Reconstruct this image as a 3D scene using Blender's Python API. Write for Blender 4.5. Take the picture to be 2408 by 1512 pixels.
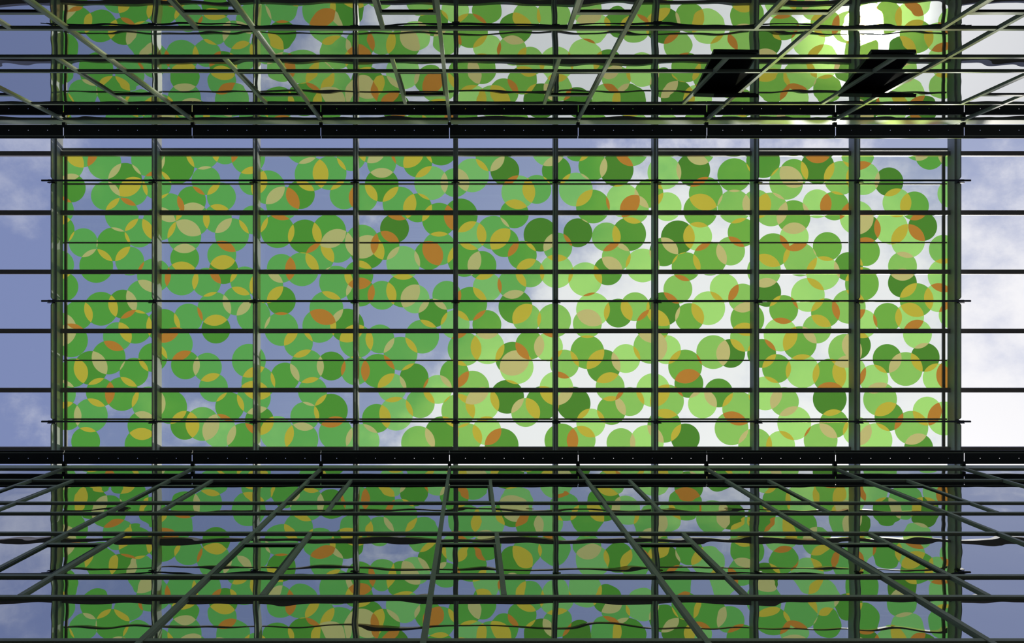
import bpy, math, random
from mathutils import Vector
from mathutils.geometry import delaunay_2d_cdt

random.seed(7)
for o in list(bpy.data.objects):
    bpy.data.objects.remove(o)
SC = bpy.context.scene
COL = SC.collection

# ------------------------------------------------------------------ camera
# The photographer stands between two glass buildings and looks straight up:
# image right = +X, image down = +Y, depth = +Z (world z = depth + eye height).
EYE = 1.6
F = 1605.0            # focal length in pixels of the 2408 px wide frame
CX, CY = 1108.0, 762.0
cam = bpy.data.cameras.new('camera')
cam.sensor_fit = 'HORIZONTAL'
cam.sensor_width = 36.0
cam.lens = F / 2408.0 * 36.0
cam.shift_x = (1204.0 - CX) / 2408.0
cam.shift_y = (CY - 756.0) / 2408.0
cam.clip_end = 500
camo = bpy.data.objects.new('camera', cam)
camo.location = (0, 0, EYE)
camo.rotation_euler = (math.pi, 0, 0)
COL.objects.link(camo)
SC.camera = camo

# ------------------------------------------------------------------ sky
SUN = Vector((0.573, 0.434, 1.0)).normalized()
world = bpy.data.worlds.new('sky')
SC.world = world
world.use_nodes = True
nt = world.node_tree
nt.nodes.clear()
def N(t, **kw):
    n = nt.nodes.new(t)
    for k, v in kw.items():
        setattr(n, k, v)
    return n
def L(a, b):
    nt.links.new(a, b)
def vmath(op, a, b=None):
    n = N('ShaderNodeVectorMath', operation=op)
    for i, s in enumerate((a, b)):
        if s is None: continue
        if hasattr(s, 'is_output'): L(s, n.inputs[i])
        else: n.inputs[i].default_value = s
    return n
def m(op, a, b=None, c=None, clamp=False):
    n = N('ShaderNodeMath', operation=op, use_clamp=clamp)
    for i, s in enumerate((a, b, c)):
        if s is None: continue
        if hasattr(s, 'is_output'): L(s, n.inputs[i])
        else: n.inputs[i].default_value = s
    return n.outputs[0]
def smooth(x, lo, hi):
    n = N('ShaderNodeMapRange', interpolation_type='SMOOTHSTEP')
    L(x, n.inputs[0])
    for i, s in ((1, lo), (2, hi)):
        if hasattr(s, 'is_output'): L(s, n.inputs[i])
        else: n.inputs[i].default_value = s
    return n.outputs[0]
def mix(f, a, b):
    n = N('ShaderNodeMix', data_type='RGBA')
    L(f, n.inputs[0])
    for i, s in ((6, a), (7, b)):
        if hasattr(s, 'is_output'): L(s, n.inputs[i])
        else: n.inputs[i].default_value = (*s, 1)
    return n.outputs[2]
tc = N('ShaderNodeTexCoord')
dirv = vmath('NORMALIZE', tc.outputs['Generated']).outputs[0]
dot = vmath('DOT_PRODUCT', dirv, tuple(SUN)).outputs['Value']
n1 = N('ShaderNodeTexNoise'); n1.inputs['Scale'].default_value = 3.2; n1.inputs['Detail'].default_value = 3
n1.inputs['Roughness'].default_value = 0.5
n2 = N('ShaderNodeTexNoise'); n2.inputs['Scale'].default_value = 13; n2.inputs['Detail'].default_value = 9
n2.inputs['Roughness'].default_value = 0.62
shift = vmath('ADD', dirv, (3.1, 1.7, 0.4)).outputs[0]
L(shift, n1.inputs['Vector']); L(shift, n2.inputs['Vector'])
nz = m('ADD', m('MULTIPLY', n1.outputs['Fac'], 0.55), m('MULTIPLY', n2.outputs['Fac'], 0.45))
BANK = Vector((0.431, 0.304, 1.0)).normalized()       # the cloud bank in front of the sun
dotb = vmath('DOT_PRODUCT', dirv, tuple(BANK)).outputs['Value']
BANK2 = Vector((-0.672, -0.30, 1.0)).normalized()     # single cloud low on the left
dot2 = vmath('DOT_PRODUCT', dirv, tuple(BANK2)).outputs['Value']
near = m('ADD', smooth(dotb, 0.82, 0.96), m('MULTIPLY', smooth(dot2, 0.984, 0.9985), 0.55), clamp=True)
lo = m('SUBTRACT', 0.54, m('MULTIPLY', near, 0.34))
hi = m('SUBTRACT', 0.72, m('MULTIPLY', near, 0.25))
cloud = smooth(nz, lo, hi)
blue = mix(m('POWER', m('MAXIMUM', dot, 0.0), 6.0), (0.205, 0.255, 0.47), (0.66, 0.70, 0.86))
white = mix(smooth(dot, 0.45, 0.93), (0.50, 0.53, 0.66), (0.93, 0.92, 0.95))
base = mix(cloud, blue, white)
halo = m('ADD', m('MULTIPLY', m('POWER', m('MAXIMUM', dot, 0.0), 50.0), 0.3),
         m('MULTIPLY', smooth(dot, 0.9965, 1.0), 2.0))
hal = N('ShaderNodeMix', data_type='RGBA', blend_type='ADD')
hal.inputs[0].default_value = 1.0
L(base, hal.inputs[6])
hc = vmath('SCALE', (1.0, 0.97, 0.88)); L(halo, hc.inputs['Scale'])
L(hc.outputs[0], hal.inputs[7])
bg = N('ShaderNodeBackground'); bg.inputs['Strength'].default_value = 1.0
L(hal.outputs[2], bg.inputs['Color'])
out = N('ShaderNodeOutputWorld')
L(bg.outputs[0], out.inputs['Surface'])

# sun behind thin cloud: soft
sl = bpy.data.lights.new('sun', 'SUN')
sl.energy = 2.4
sl.angle = math.radians(2.5)
sl.color = (1.0, 0.96, 0.88)
so = bpy.data.objects.new('sun', sl)
so.rotation_euler = SUN.to_track_quat('Z', 'Y').to_euler()
so.location = SUN * 60
COL.objects.link(so)

vs = SC.view_settings
vs.view_transform = 'Standard'
vs.look = 'None'
vs.exposure = 0.0
vs.gamma = 1.0
vs.use_curve_mapping = False

# ------------------------------------------------------------------ materials
def new_mat(name):
    mt = bpy.data.materials.new(name)
    mt.use_nodes = True
    mt.node_tree.nodes.clear()
    return mt, mt.node_tree
def paint(name, col, rough=0.45, spec=0.5, metal=0.0, var=0.12):
    mt, t = new_mat(name)
    o = t.nodes.new('ShaderNodeOutputMaterial')
    p = t.nodes.new('ShaderNodeBsdfPrincipled')
    g = t.nodes.new('ShaderNodeNewGeometry')
    nn = t.nodes.new('ShaderNodeTexNoise')
    nn.inputs['Scale'].default_value = 2.3
    nn.inputs['Detail'].default_value = 5
    t.links.new(g.outputs['Position'], nn.inputs['Vector'])
    r = t.nodes.new('ShaderNodeMix'); r.data_type = 'RGBA'
    r.inputs[6].default_value = (*[c * (1 - var) for c in col], 1)
    r.inputs[7].default_value = (*[c * (1 + var) for c in col], 1)
    t.links.new(nn.outputs['Fac'], r.inputs[0])
    t.links.new(r.outputs[2], p.inputs['Base Color'])
    p.inputs['Roughness'].default_value = rough
    p.inputs['Specular IOR Level'].default_value = spec
    p.inputs['Metallic'].default_value = metal
    t.links.new(p.outputs[0], o.inputs[0])
    return mt
def film(name, direct, scatter):
    """coloured film: part of the light passes straight through, part is scattered"""
    mt, t = new_mat(name)
    o = t.nodes.new('ShaderNodeOutputMaterial')
    a = t.nodes.new('ShaderNodeBsdfTransparent'); a.inputs[0].default_value = (*direct, 1)
    b = t.nodes.new('ShaderNodeBsdfTranslucent'); b.inputs[0].default_value = (*scatter, 1)
    ad = t.nodes.new('ShaderNodeAddShader')
    t.links.new(a.outputs[0], ad.inputs[0]); t.links.new(b.outputs[0], ad.inputs[1])
    t.links.new(ad.outputs[0], o.inputs[0])
    return mt
def clear_glass(name, tint):
    mt, t = new_mat(name)
    o = t.nodes.new('ShaderNodeOutputMaterial')
    a = t.nodes.new('ShaderNodeBsdfTransparent'); a.inputs[0].default_value = (*tint, 1)
    b = t.nodes.new('ShaderNodeBsdfGlossy'); b.inputs['Roughness'].default_value = 0.02
    fr = t.nodes.new('ShaderNodeFresnel'); fr.inputs['IOR'].default_value = 1.4
    mx = t.nodes.new('ShaderNodeMixShader')
    t.links.new(fr.outputs[0], mx.inputs[0])
    t.links.new(a.outputs[0], mx.inputs[1]); t.links.new(b.outputs[0], mx.inputs[2])
    t.links.new(mx.outputs[0], o.inputs[0])
    return mt
def mirror_glass(name, refl, wave):
    mt, t = new_mat(name)
    o = t.nodes.new('ShaderNodeOutputMaterial')
    g = t.nodes.new('ShaderNodeNewGeometry')
    nn = t.nodes.new('ShaderNodeTexNoise')
    nn.inputs['Scale'].default_value = 1.1
    nn.inputs['Detail'].default_value = 1.0
    t.links.new(g.outputs['Position'], nn.inputs['Vector'])
    bp = t.nodes.new('ShaderNodeBump')
    bp.inputs['Strength'].default_value = 1.0
    bp.inputs['Distance'].default_value = wave
    t.links.new(nn.outputs['Fac'], bp.inputs['Height'])
    gl = t.nodes.new('ShaderNodeBsdfGlossy')
    gl.inputs['Roughness'].default_value = 0.0
    gl.inputs[0].default_value = (*refl, 1)
    t.links.new(bp.outputs[0], gl.inputs['Normal'])
    df = t.nodes.new('ShaderNodeBsdfDiffuse'); df.inputs[0].default_value = (0.012, 0.014, 0.014, 1)
    ad = t.nodes.new('ShaderNodeMixShader'); ad.inputs[0].default_value = 0.92
    t.links.new(df.outputs[0], ad.inputs[1]); t.links.new(gl.outputs[0], ad.inputs[2])
    t.links.new(ad.outputs[0], o.inputs[0])
    return mt

M_GIRDER = paint('girder_paint', (0.47, 0.49, 0.42), 0.5, 0.35)
M_PURLIN = paint('purlin_paint', (0.30, 0.265, 0.235), 0.5)
M_DARK = paint('dark_gasket', (0.02, 0.022, 0.02), 0.5)
M_ROD = paint('rod_steel', (0.04, 0.042, 0.04), 0.35, 0.6)
M_FRAME = paint('facade_frame', (0.33, 0.35, 0.25), 0.45)
M_PLATE = paint('plate_paint', (0.03, 0.032, 0.03), 0.5)
M_BODY = paint('building_body', (0.015, 0.015, 0.016), 0.9, 0.1)
M_FLOOR = paint('paving', (0.02, 0.02, 0.019), 0.9, 0.1)
M_GLASS = clear_glass('roof_glass', (0.965, 0.985, 0.965))
M_MIRROR = mirror_glass('facade_glass', (0.70, 0.72, 0.74), 0.004)
M_L = film('film_light_green', (0.33, 0.44, 0.12), (0.105, 0.365, 0.085))
M_K = film('film_fresh_green', (0.24, 0.30, 0.07), (0.060, 0.315, 0.060))
M_M = film('film_mid_green', (0.13, 0.17, 0.03), (0.066, 0.305, 0.042))
M_N = film('film_deep_green', (0.057, 0.075, 0.018), (0.068, 0.275, 0.032))
M_D = film('film_dark_green', (0.022, 0.050, 0.010), (0.068, 0.215, 0.026))
M_Y = film('film_yellow', (0.10, 0.07, 0.010), (0.480, 0.420, 0.045))
M_O = film('film_orange', (0.08, 0.030, 0.008), (0.450, 0.205, 0.032))
M_C = film('film_cream', (0.18, 0.10, 0.050), (0.420, 0.445, 0.160))
FILM = {'L': M_L, 'K': M_K, 'M': M_M, 'N': M_N, 'D': M_D}

# ------------------------------------------------------------------ mesh helpers
CUBE_F = [(0, 3, 2, 1), (4, 5, 6, 7), (0, 1, 5, 4), (1, 2, 6, 5), (2, 3, 7, 6), (3, 0, 4, 7)]
def box_vf(x0, x1, y0, y1, z0, z1, vs=None, fs=None):
    vs = [] if vs is None else vs
    fs = [] if fs is None else fs
    b = len(vs)
    vs += [(x0, y0, z0), (x1, y0, z0), (x1, y1, z0), (x0, y1, z0), (x0, y0, z1), (x1, y0, z1), (x1, y1, z1), (x0, y1, z1)]
    fs += [tuple(i + b for i in f) for f in CUBE_F]
    return vs, fs
CACHE = {}
def mesh_of(key, vf, mat):
    if key in CACHE:
        return CACHE[key]
    me = bpy.data.meshes.new(key[0] if isinstance(key, tuple) else key)
    me.from_pydata(vf[0], [], vf[1])
    me.update()
    if mat: me.materials.append(mat)
    CACHE[key] = me
    return me
def put(name, me, parent=None, loc=(0, 0, 0), rot=None, **props):
    o = bpy.data.objects.new(name, me)
    COL.objects.link(o)
    o.location = loc
    if rot: o.rotation_euler = rot
    if parent: o.parent = parent
    for k, v in props.items():
        o[k] = v
    return o
def cbox(name, mat, sx, sy, sz, parent, loc, rot=None, **props):
    """box centred on its origin, mesh shared between boxes of one size"""
    key = (name, round(sx, 4), round(sy, 4), round(sz, 4), mat.name)
    me = mesh_of(key, box_vf(-sx / 2, sx / 2, -sy / 2, sy / 2, -sz / 2, sz / 2), mat)
    return put(name, me, parent, loc, rot, **props)
def bevelled(me, w, seg=2):
    import bmesh
    bm = bmesh.new(); bm.from_mesh(me)
    bmesh.ops.bevel(bm, geom=bm.edges[:], offset=w, segments=seg, affect='EDGES', profile=0.5)
    bm.to_mesh(me); bm.free()
    return me
ORD = ['first', 'second', 'third', 'fourth', 'fifth', 'sixth', 'seventh', 'eighth', 'ninth', 'tenth', 'eleventh', 'twelfth']
def W(z):               # depth above the camera -> world height
    return z + EYE

MOD = 2.7
YN, YS = -4.292, 3.043            # glass planes of the two facades
ZT = 14.32                        # depth of the shade plates at the facade tops
XM0 = -0.455                      # mullion grid origin
XG0 = -0.42                       # girder grid origin
KM = list(range(-6, 8))           # mullions

# ------------------------------------------------------------------ floor
cbox('floor', M_FLOOR, 240, YS - YN + 160, 0.2, None, (1, (YS + YN) / 2, -0.1), kind='structure',
     label='grey paved ground between the two glass facades')

# ------------------------------------------------------------------ facades
PER = 3.372
LV = dict(A=13.246, S=12.738, B=11.556, C=10.926)
TH = 0.057                         # transom height
WIN = 0.8235                       # width of the opening-window column
MW = 0.06                          # mullion width
def pane_mesh(w, h, inward, var):
    key = ('glass_pane', round(w, 3), round(h, 3), inward, var)
    if key in CACHE: return CACHE[key]
    amp = (-0.0007, 0.0006, 0.0012, 0.0002)[var] * min(1.0, min(w, h) / 1.0)
    skew = (0.0004, -0.0003, 0.0002, -0.0005)[var]
    nx, nz = 8, 6
    vs, fs = [], []
    for j in range(nz + 1):
        for i in range(nx + 1):
            u = i / nx * 2 - 1; v = j / nz * 2 - 1
            d = amp * (1 - u * u) * (1 - v * v) + skew * u * (1 - v * v) * (1 - u * u)
            vs.append((u * w / 2, inward * d, v * h / 2))
    for j in range(nz):
        for i in range(nx):
            a = j * (nx + 1) + i
            q = (a, a + 1, a + nx + 2, a + nx + 1)
            fs.append(q if inward < 0 else q[::-1])
    ng = len(fs)
    b = len(vs)
    t = -inward * 0.02
    vs += [(-w / 2, t, -h / 2), (w / 2, t, -h / 2), (w / 2, t, h / 2), (-w / 2, t, h / 2)]
    back = (b, b + 1, b + 2, b + 3)
    fs.append(back[::-1] if inward < 0 else back)
    me = bpy.data.meshes.new('glass_pane')
    me.from_pydata(vs, [], fs)
    for k, p in enumerate(me.polygons):
        p.use_smooth = k < ng
    me.materials.append(M_MIRROR)
    me.update()
    CACHE[key] = me
    return me

winno = [0]
def facade(name, yp, inward, label):
    """yp: glass plane, inward: +1 if the facade looks towards +Y"""
    north = inward > 0
    x0, x1 = XM0 + MOD * KM[0], XM0 + MOD * KM[-1]
    bd = 6.0
    yb = yp - inward * (0.05 + bd / 2)
    root = cbox(name, M_BODY, x1 - x0 + 1.0, bd, W(14.56), None, ((x0 + x1) / 2, yb, W(14.56) / 2),
                kind='structure', label=label)
    ox, oy, oz = root.location
    def ch(nm, mat, sx, sy, sz, x, y, z):
        return cbox(nm, mat, sx, sy, sz, root, (x - ox, y - oy, z - oz))
    cnt = [0]
    seen = {}
    def pane(xa, xb, za, zb):
        cnt[0] += 1
        me = pane_mesh(xb - xa, zb - za, inward, (cnt[0] * 7 + cnt[0] // 5) % 4)
        return put('glass_pane', me, root, ((xa + xb) / 2 - ox, yp - oy, W((za + zb) / 2) - oz))
    tp, mp = 0.024, 0.030        # how far transoms and mullions stand proud
    def transom(xa, xb, zbot, h=TH, proud=tp):
        ch('transom', M_FRAME, xb - xa, proud + 0.05, h, (xa + xb) / 2, yp + inward * (proud - 0.05) / 2, W(zbot + h / 2))
    # mullions
    zg = -EYE
    for k in KM:
        xm = XM0 + MOD * k
        ch('mullion', M_FRAME, MW, mp + 0.05, 14.30 - zg, xm, yp + inward * (mp - 0.05) / 2, W((14.30 + zg) / 2))
    # open sashes seen in the photograph: north facade, upper row
    OPEN = {2, 3} if north else set()
    for k in KM[:-1]:
        xa, xb = XM0 + MOD * k + MW / 2, XM0 + MOD * (k + 1) - MW / 2
        # cornice strip and top pane
        ch('cornice', M_FRAME, MOD - 0.012, 0.028 + 0.05, 0.30, (xa + xb) / 2, yp + inward * (0.028 - 0.05) / 2, W(14.275 + 0.15))
        pane(xa, xb, LV['A'] + TH, 14.275)
        for fl in range(3):
            dz = -PER * fl
            A, S, B, C = (LV[c] + dz for c in 'ASBC')
            nextA = A - PER
            if fl == 2:
                transom(xa, xb, A)
                pane(xa, xb, C + TH, A)
                transom(xa, xb, C)
                pane(xa, xb, nextA + TH, C)
                transom(xa, xb, nextA)
                pane(xa, xb, 1.2, nextA)
                transom(xa, xb, 1.2 - TH)
                pane(xa, xb, -EYE + 0.15, 1.2 - TH)
                continue
            if north:                       # opening column on the left of the next mullion
                wa, wb = xb - WIN + MW, xb
                xs = wa - MW / 2
                fa, fb = xa, wa - MW
            else:                           # on the right of the mullion
                wa, wb = xa, xa + WIN - MW
                xs = wb + MW / 2
                fa, fb = wb + MW, xb
            transom(xa, xb, A)
            transom(xa, xb, B)
            transom(xa, xb, C)
            ch('mullion', M_FRAME, MW, mp - 0.004 + 0.05, A - C - TH, xs, yp + inward * (mp - 0.054) / 2, W((A + C + TH) / 2))
            transom(wa, wb, S)
            pane(wa, wb, S + TH, A)         # fixed light above the sash
            pane(fa, fb, B + TH, A)         # big fixed light
            pane(wa, wb, C + TH, B)
            pane(fa, fb, C + TH, B)
            pane(xa, xb, nextA + TH, C)
            # the opening window itself
            winno[0] += 1
            kk = k + 1 if north else k
            is_open = fl == 0 and kk in OPEN
            hh = S - B - TH
            wn = bpy.data.objects.new('window_%d' % winno[0], None)
            COL.objects.link(wn)
            wn['kind'] = 'structure'
            side = 'upper' if north else 'lower'
            row = 'row nearest the roof' if fl == 0 else 'second row below the roof'
            px = CX + (wa + wb) / 2 / ((S + B) / 2) * F
            if -40 < px < 2448:
                seen[fl] = seen.get(fl, -1) + 1
                place = ORD[seen[fl]] + ' from the left'
            else:
                place = 'beyond the %s edge of the picture' % ('left' if px < 0 else 'right')
            wn['label'] = '%s narrow window, %s facade, %s, %s' % ('propped open' if is_open else 'closed', side, row, place)
            wn.location = ((wa + wb) / 2, yp + inward * 0.004, W(S))
            ang = math.asin(0.37 / hh) if is_open else 0.0
            wn.rotation_euler = (inward * ang, 0, 0)
            fw, ft = 0.032, 0.022
            w = wb - wa
            fy = inward * ft / 2 * (0.9)
            if is_open: ft = 0.06
            cbox('sash_stile', M_DARK, fw, ft, hh, wn, (-w / 2 + fw / 2, fy, -hh / 2))
            cbox('sash_stile', M_DARK, fw, ft, hh, wn, (w / 2 - fw / 2, fy, -hh / 2))
            cbox('sash_rail', M_DARK, w - 2 * fw, ft, fw, wn, (0, fy, -fw / 2))
            cbox('sash_rail', M_DARK, w - 2 * fw, ft, fw, wn, (0, fy, -hh + fw / 2))
            put('glass_pane', pane_mesh(w - 2 * fw, hh - 2 * fw, inward, winno[0] % 4), wn, (0, inward * 0.003, -hh / 2))
            if is_open:
                cbox('dark_reflection_panel', M_BODY, w - 2 * fw, 0.012, hh - 2 * fw, wn, (0, -inward * 0.024, -hh / 2))  # added black sheet, painting in the dark interior mirrored by the open sash
    return root
wall_n = facade('wall_north', YN, 1.0, 'mirror glass facade with olive metal frames across the top of the picture')
wall_s = facade('wall_south', YS, -1.0, 'mirror glass facade with dark green frames across the bottom of the picture')

# ------------------------------------------------------------------ perforated shade plates on the facade tops
def shade(yp, inward, label):
    root = bpy.data.objects.new('shade_plate', None)
    COL.objects.link(root)
    root.location = (XM0, yp + inward * 0.1, W(ZT))
    root['label'] = label; root['category'] = 'shade plate'; root['group'] = 'perforated shade plates on the facade tops'
    ya, yb = 0.107 - 0.1, 0.335 - 0.1
    hy = 0.226 - 0.1
    hs = 0.006
    for k in KM[:-1]:
        xa, xb = 0.007, MOD - 0.007
        hx = [0.335 + 0.4065 * i for i in range(6)]
        xs = [xa]
        for h in hx: xs += [h - hs, h + hs]
        xs.append(xb)
        ys = [ya, hy - hs, hy + hs, yb]
        vs, fs = [], []
        for y in ys:
            for x in xs: vs.append((x, inward * y, 0.0))
        nx = len(xs)
        for j in range(3):
            for i in range(nx - 1):
                if j == 1 and i % 2 == 1: continue      # the punched hole
                a = j * nx + i
                fs.append((a, a + 1, a + nx + 1, a + nx))
        # upturned lip on the inner edge
        box_vf(xa, xb, min(inward * ya, inward * (ya + 0.004)), max(inward * ya, inward * (ya + 0.004)), 0.0, 0.05, vs, fs)
        seg = put('plate_segment', mesh_of(('plate_segment', inward), (vs, fs), M_PLATE), root, (MOD * k, 0, 0))
        fl = box_vf(xa, xb, min(inward * yb, inward * (yb + 0.012)), max(inward * yb, inward * (yb + 0.012)), -0.002, 0.05)
        put('front_lip', mesh_of(('front_lip', inward), fl, M_FRAME), seg)
        gu = box_vf(xa, xb, min(inward * (yb + 0.012), inward * (yb + 0.05)), max(inward * (yb + 0.012), inward * (yb + 0.05)), 0.03, 0.06)
        put('drip_edge', mesh_of(('drip_edge', inward), gu, M_PLATE), seg)
    for k in KM:
        ba, bb = (-0.045, 0.055) if inward > 0 else (-0.055, 0.045)
        br = box_vf(-0.035, 0.035, ba, bb, 0.004, 0.07)
        put('bracket', mesh_of(('bracket', inward), br, M_DARK), root, (MOD * k, 0, 0))
    return root
shade(YN, 1.0, 'black perforated metal strip along the top of the upper facade')
shade(YS, -1.0, 'black perforated metal strip along the top of the lower facade')

# ------------------------------------------------------------------ roof steel
ZGB, ZGT = 18.38, 18.66            # girder bottom / top
ZGL = 18.72                        # glass plane
PY = [-4.638 + 1.609 * j for j in range(6)]
MID = [(PY[j] + PY[j + 1]) / 2 for j in range(5)]
KG = list(range(-5, 7))
RY = [MID[0], MID[2], MID[4]]
GW = 0.128
def girder_mesh():
    if 'girder' in CACHE: return CACHE['girder']
    me = mesh_of('girder', box_vf(-GW / 2, GW / 2, -5.9, 4.65, 0, ZGT - ZGB), M_GIRDER)
    return bevelled(me, 0.008, 2)
for n, k in enumerate(KG):
    x = XG0 + MOD * k
    r = bpy.data.objects.new('roof_girder', None)
    COL.objects.link(r)
    r.location = (x, 0, W(ZGB))
    if k == KG[0]: lb = 'dark steel roof girder beyond the open bay at the far left'
    elif k == KG[-1]: lb = 'dark steel roof girder beyond the open bay at the far right'
    else:
        i = k - KG[0] - 1
        if i == 0: lb = 'dark steel roof girder along the left end of the green glazing'
        elif i == 9: lb = 'dark steel roof girder along the right end of the green glazing'
        else: lb = 'dark steel roof girder, %s from the left, crossing the green glazing' % ORD[i]
    r['label'] = lb; r['category'] = 'girder'; r['group'] = 'steel girders under the glass roof'
    put('beam', girder_mesh(), r)
    # bottom fin, cut with chamfered ends around each rod
    cuts = [-5.9] + [c for y in RY for c in (y - 0.055, y + 0.055)] + [4.65]
    for q in range(0, len(cuts), 2):
        ya, yb, hf, t2 = cuts[q], cuts[q + 1], 0.15, 0.0125
        ca = 0.05 if q > 0 else 0.0
        cb = 0.05 if q + 2 < len(cuts) else 0.0
        prof = [(ya, 0.002), (ya, -hf + ca), (ya + ca, -hf), (yb - cb, -hf), (yb, -hf + cb), (yb, 0.002)]
        n_ = len(prof)
        fv = [(-t2, y, z) for y, z in prof] + [(t2, y, z) for y, z in prof]
        ff = [tuple(range(n_)), tuple(range(2 * n_ - 1, n_ - 1, -1))] + [(e, n_ + e, n_ + (e + 1) % n_, (e + 1) % n_)[::-1] for e in range(n_)]
        put('fin', mesh_of(('fin', q), (fv, ff), M_GIRDER), r)
    for y in RY:
        cbox('splice_plate', M_DARK, 0.215, 0.020, 0.09, r, (0, y + 0.046, -0.10))
        cbox('rod_hanger', M_DARK, 0.09, 0.045, 0.14, r, (0, y, -0.07))
    for y in (YN - 1.3, YS + 1.3):
        cbox('post', M_GIRDER, 0.14, 0.14, ZGB - 14.56, r, (0, y, -(ZGB - 14.56) / 2))

for j, y in enumerate(PY):
    r = bpy.data.objects.new('roof_purlin', None)
    COL.objects.link(r)
    r.location = (XG0, y, W(18.54))
    where = ['closest to the upper facade', 'second from the upper facade', 'third from the upper facade',
             'third from the lower facade', 'second from the lower facade', 'closest to the lower facade'][j]
    r['label'] = 'dark brown horizontal roof purlin running left to right, ' + where
    r['category'] = 'purlin'; r['group'] = 'purlins under the glass roof'
    for k in KG[:-1]:
        me = mesh_of('purlin_segment', box_vf(GW / 2 - 0.004, MOD - GW / 2 + 0.004, -0.062, 0.062, 0, 0.115), M_PURLIN)
        put('purlin_segment', me, r, (MOD * k, 0, 0))

def rod_mesh(x0, x1, rad, n=12):
    vs, fs = [], []
    for x in (x0, x1):
        for i in range(n):
            a = 2 * math.pi * i / n
            vs.append((x, rad * math.cos(a), rad * math.sin(a)))
    for i in range(n):
        fs.append((i, (i + 1) % n, n + (i + 1) % n, n + i))
    fs.append(tuple(range(n))[::-1]); fs.append(tuple(range(n, 2 * n)))
    return vs, fs
for j, y in enumerate(RY):
    r = bpy.data.objects.new('hanging_rod', None)
    COL.objects.link(r)
    r.location = (-11.466, y, W(18.22))
    r['label'] = 'thin black steel rod hung below the girders, ' + ['nearest the upper facade', 'in the middle of the roof', 'nearest the lower facade'][j]
    r['category'] = 'rod'; r['group'] = 'steel rods under the girders'
    put('bar', mesh_of('rod_bar', rod_mesh(0, 24.796, 0.026), M_ROD), r)
    for k in range(-4, 6):
        put('collar', mesh_of('rod_collar', rod_mesh(-0.07, 0.07, 0.032), M_DARK), r, (XG0 + MOD * k + 11.466, 0, 0))

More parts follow.
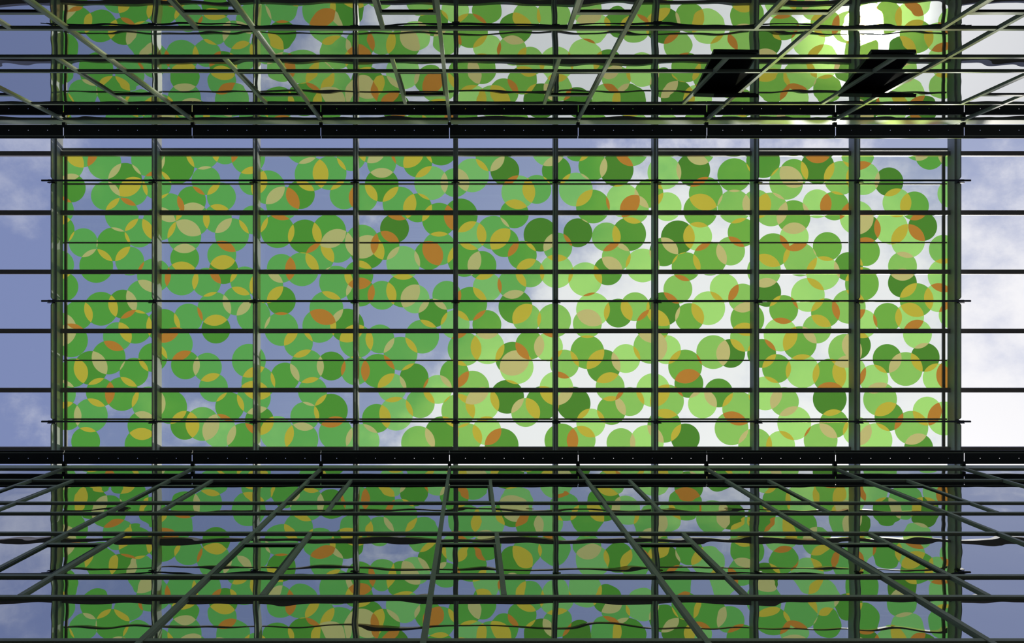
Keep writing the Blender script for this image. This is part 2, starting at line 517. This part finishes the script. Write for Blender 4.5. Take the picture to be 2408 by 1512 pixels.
# ------------------------------------------------------------------ circle film: centres read as (u, v, r, tone) on enlarged crops
# each block: (x0, y0, scale) of the crop, then circles; B / S are the two film diameters
DATA = [
 ((120, 340, 5.04), [
  (190,235,200,'K'),(362,72,196,'K'),(632,212,202,'K'),(878,418,200,'N'),(1150,175,200,'K'),(975,553,170,'K'),
  (645,605,170,'K'),(840,830,200,'K'),(240,515,170,'N'),(100,780,170,'K'),(108,1010,170,'M'),(383,1163,172,'K'),
  (740,1182,200,'M'),(1045,1048,173,'K'),(536,1438,200,'M'),(933,1380,175,'K'),(102,1425,170,'K')]),
 ((120, 600, 5.04), [
  (153,375,170,'M'),(1220,240,200,'K'),(1090,492,200,'K'),(850,580,172,'N'),(593,635,200,'M'),(325,710,172,'M'),
  (102,880,200,'K'),(237,1010,200,'M'),(1000,848,198,'M'),(787,965,172,'K'),(683,1213,200,'M'),(470,1337,200,'N')]),
 ((120, 800, 5.04), [
  (268,385,172,'M'),(1207,205,170,'M'),(984,380,170,'M'),(123,640,170,'K'),(190,897,172,'M'),(472,890,200,'K'),
  (411,1200,171,'M'),(585,618,172,'M'),(840,637,200,'M'),(1157,750,200,'K'),(1078,1012,172,'M'),(1073,1240,200,'M')]),
 ((360, 345, 3.979), [
  (36,358,134,'K'),(228,190,158,'N'),(465,55,158,'K'),(675,30,134,'K'),(890,100,158,'K'),(935,320,134,'K'),
  (1075,380,158,'K'),(495,317,134,'K'),(360,505,134,'M'),(640,470,134,'K'),(158,571,134,'K'),(55,722,158,'K'),
  (372,681,158,'K'),(293,838,157,'K'),(296,1043,134,'M'),(602,672,136,'K'),(738,827,158,'K'),(940,685,134,'K'),
  (643,1014,134,'K'),(1165,790,158,'M'),(660,1150,135,'N'),(267,1233,158,'K'),(500,1268,135,'K'),(857,1256,134,'K'),
  (785,1444,134,'K'),(573,1517,158,'K'),(1060,1305,158,'K'),(1200,1441,135,'N'),(1200,1138,135,'K'),(1393,1147,158,'K'),
  (1420,840,157,'N'),(1213,530,158,'K'),(1378,448,134,'N'),(1483,257,158,'K'),(1400,2,158,'K')]),
 ((360, 690, 3.979), [
  (330,230,134,'K'),(95,303,158,'M'),(589,333,134,'N'),(213,475,158,'K'),(303,669,134,'M'),(508,691,134,'K'),
  (565,880,135,'K'),(896,630,158,'K'),(985,838,158,'K'),(943,975,158,'K'),(717,1060,135,'M'),(160,1062,158,'M'),
  (298,1234,135,'N'),(462,1221,158,'K'),(619,1285,158,'L'),(848,1370,158,'M'),(995,1190,134,'N'),(1160,1305,158,'L'),
  (1388,1365,158,'K'),(1420,1150,136,'K'),(1492,918,134,'K'),(1235,782,136,'M'),(1440,683,158,'K'),(1200,333,158,'K'),
  (1360,465,135,'K'),(940,210,158,'K')]),
 ((720, 345, 3.979), [
  (219,247,158,'K'),(422,93,136,'K'),(355,451,134,'K'),(533,475,135,'K'),(707,357,159,'N'),(706,156,135,'K'),
  (610,20,134,'K'),(945,40,158,'K'),(1043,152,138,'M'),(1262,17,158,'N'),(1170,340,158,'L'),(1392,336,136,'K'),
  (873,531,158,'K'),(1042,572,135,'M'),(1243,683,160,'M'),(1446,643,158,'N'),(215,790,158,'M'),(293,928,158,'K'),
  (128,1035,134,'K'),(522,888,158,'K'),(575,985,158,'N'),(738,923,136,'M'),(827,765,135,'D'),(908,1087,158,'L'),
  (1147,1017,134,'M'),(1245,952,158,'K'),(280,1272,158,'K'),(493,1200,135,'M'),(508,1360,136,'M'),(710,1390,136,'K'),
  (907,1345,158,'M'),(1019,1424,136,'L'),(1316,1390,136,'K'),(189,1510,158,'K')]),
 ((720, 690, 3.979), [
  (123,303,158,'K'),(383,300,158,'N'),(470,448,158,'K'),(690,426,136,'K'),(883,563,158,'K'),(1085,404,158,'K'),
  (1186,184,136,'N'),(1394,290,136,'L'),(1482,520,158,'K'),(234,679,136,'N'),(461,723,136,'K'),(671,724,158,'M'),
  (803,884,136,'L'),(1010,789,136,'N'),(1230,898,136,'L'),(1388,750,136,'M'),(231,1097,158,'N'),(276,1308,158,'K'),
  (528,1380,158,'L'),(658,1169,136,'M'),(842,1125,159,'L'),(1067,1031,136,'K'),(1423,1098,158,'K'),(1270,1308,158,'N'),
  (1047,1398,158,'K')]),
 ((1060, 345, 3.979), [
  (199,268,159,'L'),(368,95,134,'K'),(506,225,135,'D'),(632,426,158,'L'),(805,399,136,'K'),(595,628,136,'M'),
  (913,24,158,'L'),(988,224,136,'N'),(1185,3,134,'M'),(1330,180,136,'M'),(1170,401,158,'L'),(1330,560,158,'M'),
  (199,832,136,'L'),(400,805,158,'K'),(502,898,136,'M'),(840,824,159,'D'),(669,1016,136,'M'),(1001,940,137,'K'),
  (1189,805,136,'D'),(1455,844,136,'K'),(128,1059,158,'M'),(292,1111,136,'M'),(742,1181,136,'K'),(989,1165,157,'L'),
  (1258,1240,158,'L'),(342,1312,135,'L'),(572,1288,136,'K'),(182,1470,159,'M'),(605,1498,158,'N')]),
 ((1060, 690, 3.979), [
  (711,232,137,'K'),(967,254,158,'K'),(1331,150,158,'L'),(1278,283,136,'K'),(338,291,136,'M'),(344,503,159,'L'),
  (576,611,159,'N'),(616,690,159,'L'),(740,483,136,'M'),(914,500,136,'L'),(1064,661,136,'K'),(1278,549,158,'M'),
  (1430,682,158,'N'),(202,881,158,'K'),(296,1035,158,'L'),(527,967,158,'D'),(701,1114,136,'K'),(858,1025,158,'N'),
  (988,888,158,'L'),(1149,1031,158,'D'),(1310,1212,136,'L'),(1491,873,136,'K'),(1504,1095,136,'M'),(159,1350,136,'K'),
  (338,1285,136,'L'),(476,1420,158,'N'),(1035,1375,158,'M'),(1220,1374,136,'K')]),
 ((1400, 345, 3.979), [
  (199,215,158,'D'),(338,24,158,'K'),(258,502,158,'L'),(365,586,136,'K'),(501,437,136,'M'),(646,242,158,'L'),
  (916,216,159,'D'),(980,37,136,'K'),(1300,266,158,'M'),(671,561,136,'L'),(1033,440,158,'M'),(982,598,159,'M'),
  (1300,560,159,'K'),(316,818,158,'N'),(196,1030,136,'K'),(118,1162,136,'N'),(442,1111,159,'L'),(772,848,159,'D'),
  (640,984,136,'N'),(957,839,136,'L'),(1373,802,136,'M'),(1265,976,136,'K'),(849,1122,136,'M'),(1072,1047,158,'M'),
  (772,1333,136,'K'),(1206,1323,136,'L'),(1056,1511,158,'L'),(1378,1416,136,'K'),(634,1520,158,'D'),(372,1497,136,'K')]),
 ((1400, 690, 3.979), [
  (214,184,136,'N'),(882,225,136,'M'),(1422,240,158,'M'),(539,304,158,'M'),(514,499,158,'K'),(665,526,136,'L'),
  (285,609,136,'L'),(840,684,158,'M'),(1103,549,159,'K'),(1266,561,136,'D'),(1396,409,136,'K'),(875,842,136,'N'),
  (540,905,157,'L'),(670,1010,160,'K'),(1153,931,136,'N'),(1002,1034,136,'L'),(1345,1077,158,'K'),(322,1012,136,'K'),
  (645,1238,158,'M'),(842,1352,136,'D'),(1274,1262,159,'K'),(240,1396,136,'K'),(482,1390,159,'L'),(1495,1418,158,'K')]),
 ((1740, 345, 3.979), [
  (217,135,158,'N'),(505,250,137,'M'),(433,338,159,'K'),(726,190,159,'D'),(726,20,136,'L'),(943,293,158,'K'),
  (1102,60,158,'K'),(1150,294,158,'L'),(1394,329,136,'D'),(157,537,136,'K'),(290,587,159,'K'),(501,659,160,'M'),
  (722,534,136,'L'),(884,554,136,'M'),(1092,664,160,'L'),(1182,770,136,'D'),(1174,982,137,'M'),(508,844,136,'L'),
  (310,968,159,'M'),(225,1160,160,'K'),(562,1055,159,'K'),(817,934,136,'M'),(778,1183,159,'L'),(1015,1121,136,'N'),
  (1141,1284,159,'M'),(635,1387,158,'L'),(250,1363,137,'D')]),
 ((1740, 690, 3.979), [
  (409,151,136,'M'),(800,181,136,'M'),(1018,125,155,'K'),(380,385,158,'L'),(559,465,159,'M'),(720,333,136,'K'),
  (203,561,136,'N'),(343,703,136,'M'),(586,727,159,'L'),(837,769,159,'M'),(984,538,160,'K'),(1089,485,136,'D'),
  (1150,284,136,'L'),(1381,224,136,'M'),(1377,609,136,'N'),(1022,735,159,'L'),(1252,801,136,'L'),(1311,990,159,'K'),
  (840,987,159,'D'),(878,1219,136,'M'),(237,935,159,'L'),(416,1012,136,'K'),(508,1214,159,'L'),(380,1421,136,'L'),
  (755,1373,158,'K'),(1098,1290,138,'L'),(1268,1372,159,'L'),(1394,1151,136,'N')]),
 ((1990, 345, 3.979), [
  (780,80,136,'M'),(672,-3,136,'K'),(990,60,136,'L'),(988,440,136,'L'),(474,525,137,'L'),(638,554,138,'M'),
  (418,757,160,'L'),(715,747,137,'D'),(578,882,160,'L'),(908,960,136,'K'),(920,1204,158,'L'),(526,1118,137,'K'),
  (525,1276,137,'D'),(658,1435,159,'M'),(862,1412,136,'L')]),
 ((1990, 690, 3.979), [
  (592,222,137,'L'),(666,381,137,'L'),(1000,200,136,'L'),(738,598,137,'D'),(556,707,160,'K'),(850,790,137,'L'),
  (1000,765,156,'M'),(757,1101,137,'L'),(918,1170,158,'L'),(609,1257,160,'K'),(677,1445,137,'N')]),
]
# where two circles overlap the print changes colour: cream or orange at these spots, else yellow
CREAM = [
 ((120,340,5.04),[(250,380),(760,310),(1020,300),(745,520),(790,1005),(545,1140),(450,1290)]),
 ((120,600,5.04),[(1120,350),(950,540),(245,830),(240,980),(575,1270),(845,1310)]),
 ((120,800,5.04),[(220,520),(315,880),(1100,880)]),
 ((360,345,3.979),[(100,140),(475,198),(385,570),(150,650),(335,760),(665,740),(295,950),(1430,125),(1145,455),(1145,1230),(690,1470)]),
 ((360,690,3.979),[(695,110),(850,150),(1070,265),(405,680),(1325,740),(105,1030),(545,1290),(735,1320),(890,1110),(1400,1250),(1450,1030)]),
 ((720,345,3.979),[(20,120),(640,115),(705,245),(1290,340),(255,850),(395,870),(560,930),(815,1000),(1040,1060),(220,1130),(395,1340),(980,1390)]),
 ((720,690,3.979),[(290,220),(1100,120),(1260,110),(775,490),(130,680),(905,820),(1305,810),(600,1265),(400,1340),(1160,1340)]),
 ((1060,345,3.979),[(105,300),(440,160),(920,130),(1430,200),(1250,270),(515,710),(930,900),(220,1060),(590,1380),(1255,690)]),
 ((1060,690,3.979),[(1300,230),(345,400),(825,500),(595,650),(300,930),(620,1050),(1070,980)]),
 ((1400,345,3.979),[(80,200),(780,220),(960,130),(385,420),(450,510),(1165,510),(1300,412),(695,930),(1180,1000),(270,945),(160,1090),(590,1070)]),
 ((1400,690,3.979),[(775,190),(1370,140),(460,410),(620,530),(1195,560),(190,640),(925,950),(1080,1000),(240,1050),(1375,1350),(600,1320),(350,1380)]),
 ((1740,345,3.979),[(470,270),(370,470),(400,600),(610,550),(500,770),(1285,320),(40,530),(1180,730),(915,1130),(240,1270),(700,980)]),
 ((1740,690,3.979),[(650,400),(1120,520),(1440,650),(1290,860),(340,990),(460,1100),(825,1280),(1170,1320),(960,610)]),
 ((1990,345,3.979),[(710,110),(890,100),(550,1010),(525,1220)]),
 ((1990,690,3.979),[(700,490),(460,640),(650,1360)]),
]
ORANGE = [
 ((120,340,5.04),[(475,200),(1165,350),(205,660),(925,680),(1070,1440)]),
 ((120,600,5.04),[(340,850),(910,700),(740,1075)]),
 ((120,800,5.04),[(700,640)]),
 ((360,345,3.979),[(760,115),(425,415),(255,520),(1310,480),(1190,660),(690,935),(135,1240),(590,1230),(1285,1140)]),
 ((360,690,3.979),[(437,195),(1200,190),(160,400),(270,580),(660,1150),(895,1255)]),
 ((720,345,3.979),[(820,120),(440,480),(870,665),(790,830),(655,840),(70,960),(1180,990),(530,1280),(608,1360),(1320,650),(1430,1390)]),
 ((720,690,3.979),[(140,215),(778,640),(555,720),(345,690),(1120,840),(250,1200),(1470,800)]),
 ((1060,345,3.979),[(1470,520),(590,960),(1095,870),(455,1290),(1300,1385),(580,300)]),
 ((1060,690,3.979),[(270,200),(85,395),(690,570),(900,390),(1050,770),(110,800),(400,1340),(1140,1350)]),
 ((1400,345,3.979),[(270,130),(310,520),(970,345),(1320,890),(140,940),(1000,940),(810,1225),(1290,1360),(700,1410)]),
 ((1400,690,3.979),[(975,610),(860,770),(795,940),(1300,1170),(225,950),(440,210)]),
 ((1740,345,3.979),[(725,120),(1155,180),(800,530),(415,900),(545,950),(1285,760),(1190,870),(945,630)]),
 ((1740,690,3.979),[(395,260),(515,90),(895,160),(1140,190),(1270,260),(285,480),(930,660),(840,860),(1150,770),(630,1290)]),
 ((1990,345,3.979),[(690,650),(660,810),(870,1310)]),
 ((1990,690,3.979),[(640,290),(900,140),(890,760),(500,1200),(830,1120)]),
]
S_ = ZGL / F
def roof_xy(px, py):
    return ((px - CX) * S_, (py - CY) * S_)
CIRC = []
for (x0, y0, sc), lst in DATA:
    for u, v, r, tone in lst:
        px, py, pr = x0 + u / sc, y0 + v / sc, r / sc
        pr = 39.8 if pr > 37 else 34.0
        if any(abs(px - c[0]) + abs(py - c[1]) < 11 for c in CIRC): continue
        CIRC.append((px, py, pr, tone))
DISC = [(*roof_xy(px, py), pr * S_, tone) for px, py, pr, tone in CIRC]
def spots(data):
    return [roof_xy(x0 + u / sc, y0 + v / sc) for (x0, y0, sc), lst in data for u, v in lst]
SPOT = [(p, 2) for p in spots(CREAM)] + [(p, 3) for p in spots(ORANGE)]
PAIR = {}
for (x, y), c in SPOT:
    inside = sorted((i for i, d in enumerate(DISC) if (d[0] - x) ** 2 + (d[1] - y) ** 2 < (d[2] * 1.03) ** 2),
                    key=lambda i: (DISC[i][0] - x) ** 2 + (DISC[i][1] - y) ** 2)
    if len(inside) >= 2:
        PAIR.setdefault(tuple(sorted(inside[:2])), c)

def clip(poly, x0, x1, y0, y1):
    for ax, lim, keep_less in ((0, x0, False), (0, x1, True), (1, y0, False), (1, y1, True)):
        res = []
        for i, p in enumerate(poly):
            q = poly[(i + 1) % len(poly)]
            pi = p[ax] <= lim if keep_less else p[ax] >= lim
            qi = q[ax] <= lim if keep_less else q[ax] >= lim
            if pi: res.append(p)
            if pi != qi:
                t = (lim - p[ax]) / (q[ax] - p[ax])
                res.append((p[0] + t * (q[0] - p[0]), p[1] + t * (q[1] - p[1])))
        poly = res
        if len(poly) < 3: return []
    return poly

# ------------------------------------------------------------------ glazed bays
GY0, GY1 = PY[0] - 0.02, PY[-1] + 0.02
BAYLOOK = ['far left glazed roof bay, mid green circle film on blue sky',
 'second glazed roof bay from the left, green circle film over blue sky',
 'third glazed roof bay from the left with green and yellow circle film',
 'fourth glazed roof bay from the left with a large orange overlap',
 'middle glazed roof bay, fifth from the left, with cream and orange overlaps',
 'sixth glazed roof bay from the left, circle film on white cloud',
 'seventh glazed roof bay from the left, dark and pale green film circles',
 'eighth glazed roof bay from the left with bright pale green circles',
 'far right glazed roof bay, sparse green circle film on bright cloud']
ROWS = []
edges = sorted(PY + MID)
for b in range(9):
    k = b - 4
    xa, xb = XG0 + MOD * k, XG0 + MOD * (k + 1)
    root = bpy.data.objects.new('glazed_roof_bay', None)
    COL.objects.link(root)
    root.location = (xa, 0, W(ZGL))
    root['label'] = BAYLOOK[b]; root['category'] = 'roof glazing'; root['group'] = 'glazed bays of the canopy roof'
    for j in range(10):
        ya, yb = edges[j], edges[j + 1]
        me = mesh_of(('roof_pane', 'p'), box_vf(0.008, MOD - 0.008, 0.005, yb - ya - 0.005, 0, 0.012), M_GLASS)
        put('glass_pane', me, root, (0, ya, 0.004))
    for y in MID:
        me = mesh_of('glazing_bar', box_vf(GW / 2, MOD - GW / 2, -0.019, 0.019, -0.055, -0.004), M_PURLIN)
        put('glazing_bar', me, root, (0, y, 0))
    if b in (0, 8):
        for y in MID:
            cbox('bar_stub', M_PURLIN, 0.13, 0.038, 0.05, root, ((-GW / 2 - 0.06) if b == 0 else (MOD + GW / 2 + 0.06), y, -0.03))
        xe = -11.10 - xa if b == 0 else 12.936 - xa
        me = mesh_of('edge_bar', box_vf(-0.035, 0.035, GY0, GY1, -0.05, -0.004), M_PURLIN)
        put('edge_bar', me, root, (xe, 0, 0))
    for y in (PY[0] - 0.13, PY[-1] + 0.13):
        me = mesh_of('edge_profile', box_vf(GW / 2, MOD - GW / 2, -0.035, 0.035, -0.09, 0.0), M_GIRDER)
        put('edge_profile', me, root, (0, y, 0))
    # printed film: cut the circles against each other
    verts, faces, owner = [], [], []
    for i, (x, y, r, tone) in enumerate(DISC):
        if x + r < xa or x - r > xb: continue
        ns = 64
        poly = [(x + r * math.cos(2 * math.pi * (t + .137 * (i % 7)) / ns), y + r * math.sin(2 * math.pi * (t + .137 * (i % 7)) / ns)) for t in range(ns)]
        poly = clip(poly, xa + 0.01, xb - 0.01, GY0, GY1)
        if len(poly) < 3: continue
        s = len(verts)
        verts += [Vector(p) for p in poly]
        faces.append(list(range(s, s + len(poly))))
        owner.append(i)
    ov, oe, of, ovo, oeo, ofo = delaunay_2d_cdt(verts, [], faces, 1, 1e-6, True)
    per = {}
    for f, src in zip(of, ofo):
        ids = sorted({owner[s] for s in src})
        if not ids: continue
        if len(ids) == 1:
            per.setdefault(ids[0], []).append((f, 0))
        else:
            cx = sum(ov[q].x for q in f) / len(f); cy = sum(ov[q].y for q in f) / len(f)
            best = None
            for ii in range(len(ids)):
                for jj in range(ii + 1, len(ids)):
                    c = PAIR.get((ids[ii], ids[jj]), 1)
                    if best is None or c > best: best = c
            per.setdefault(ids[0], []).append((f, best))
    for i, lst in per.items():
        used = sorted({q for f, c in lst for q in f})
        mp_ = {q: n for n, q in enumerate(used)}
        me = bpy.data.meshes.new('film_circle')
        me.from_pydata([(ov[q].x - xa, ov[q].y, -0.002) for q in used], [], [[mp_[q] for q in f] for f, c in lst])
        for mt in (FILM[DISC[i][3]], M_Y, M_C, M_O): me.materials.append(mt)
        for p, (f, c) in zip(me.polygons, lst): p.material_index = c
        me.update()
        put('film_circle', me, root)
print('circles', len(DISC), 'objects', len(bpy.data.objects))
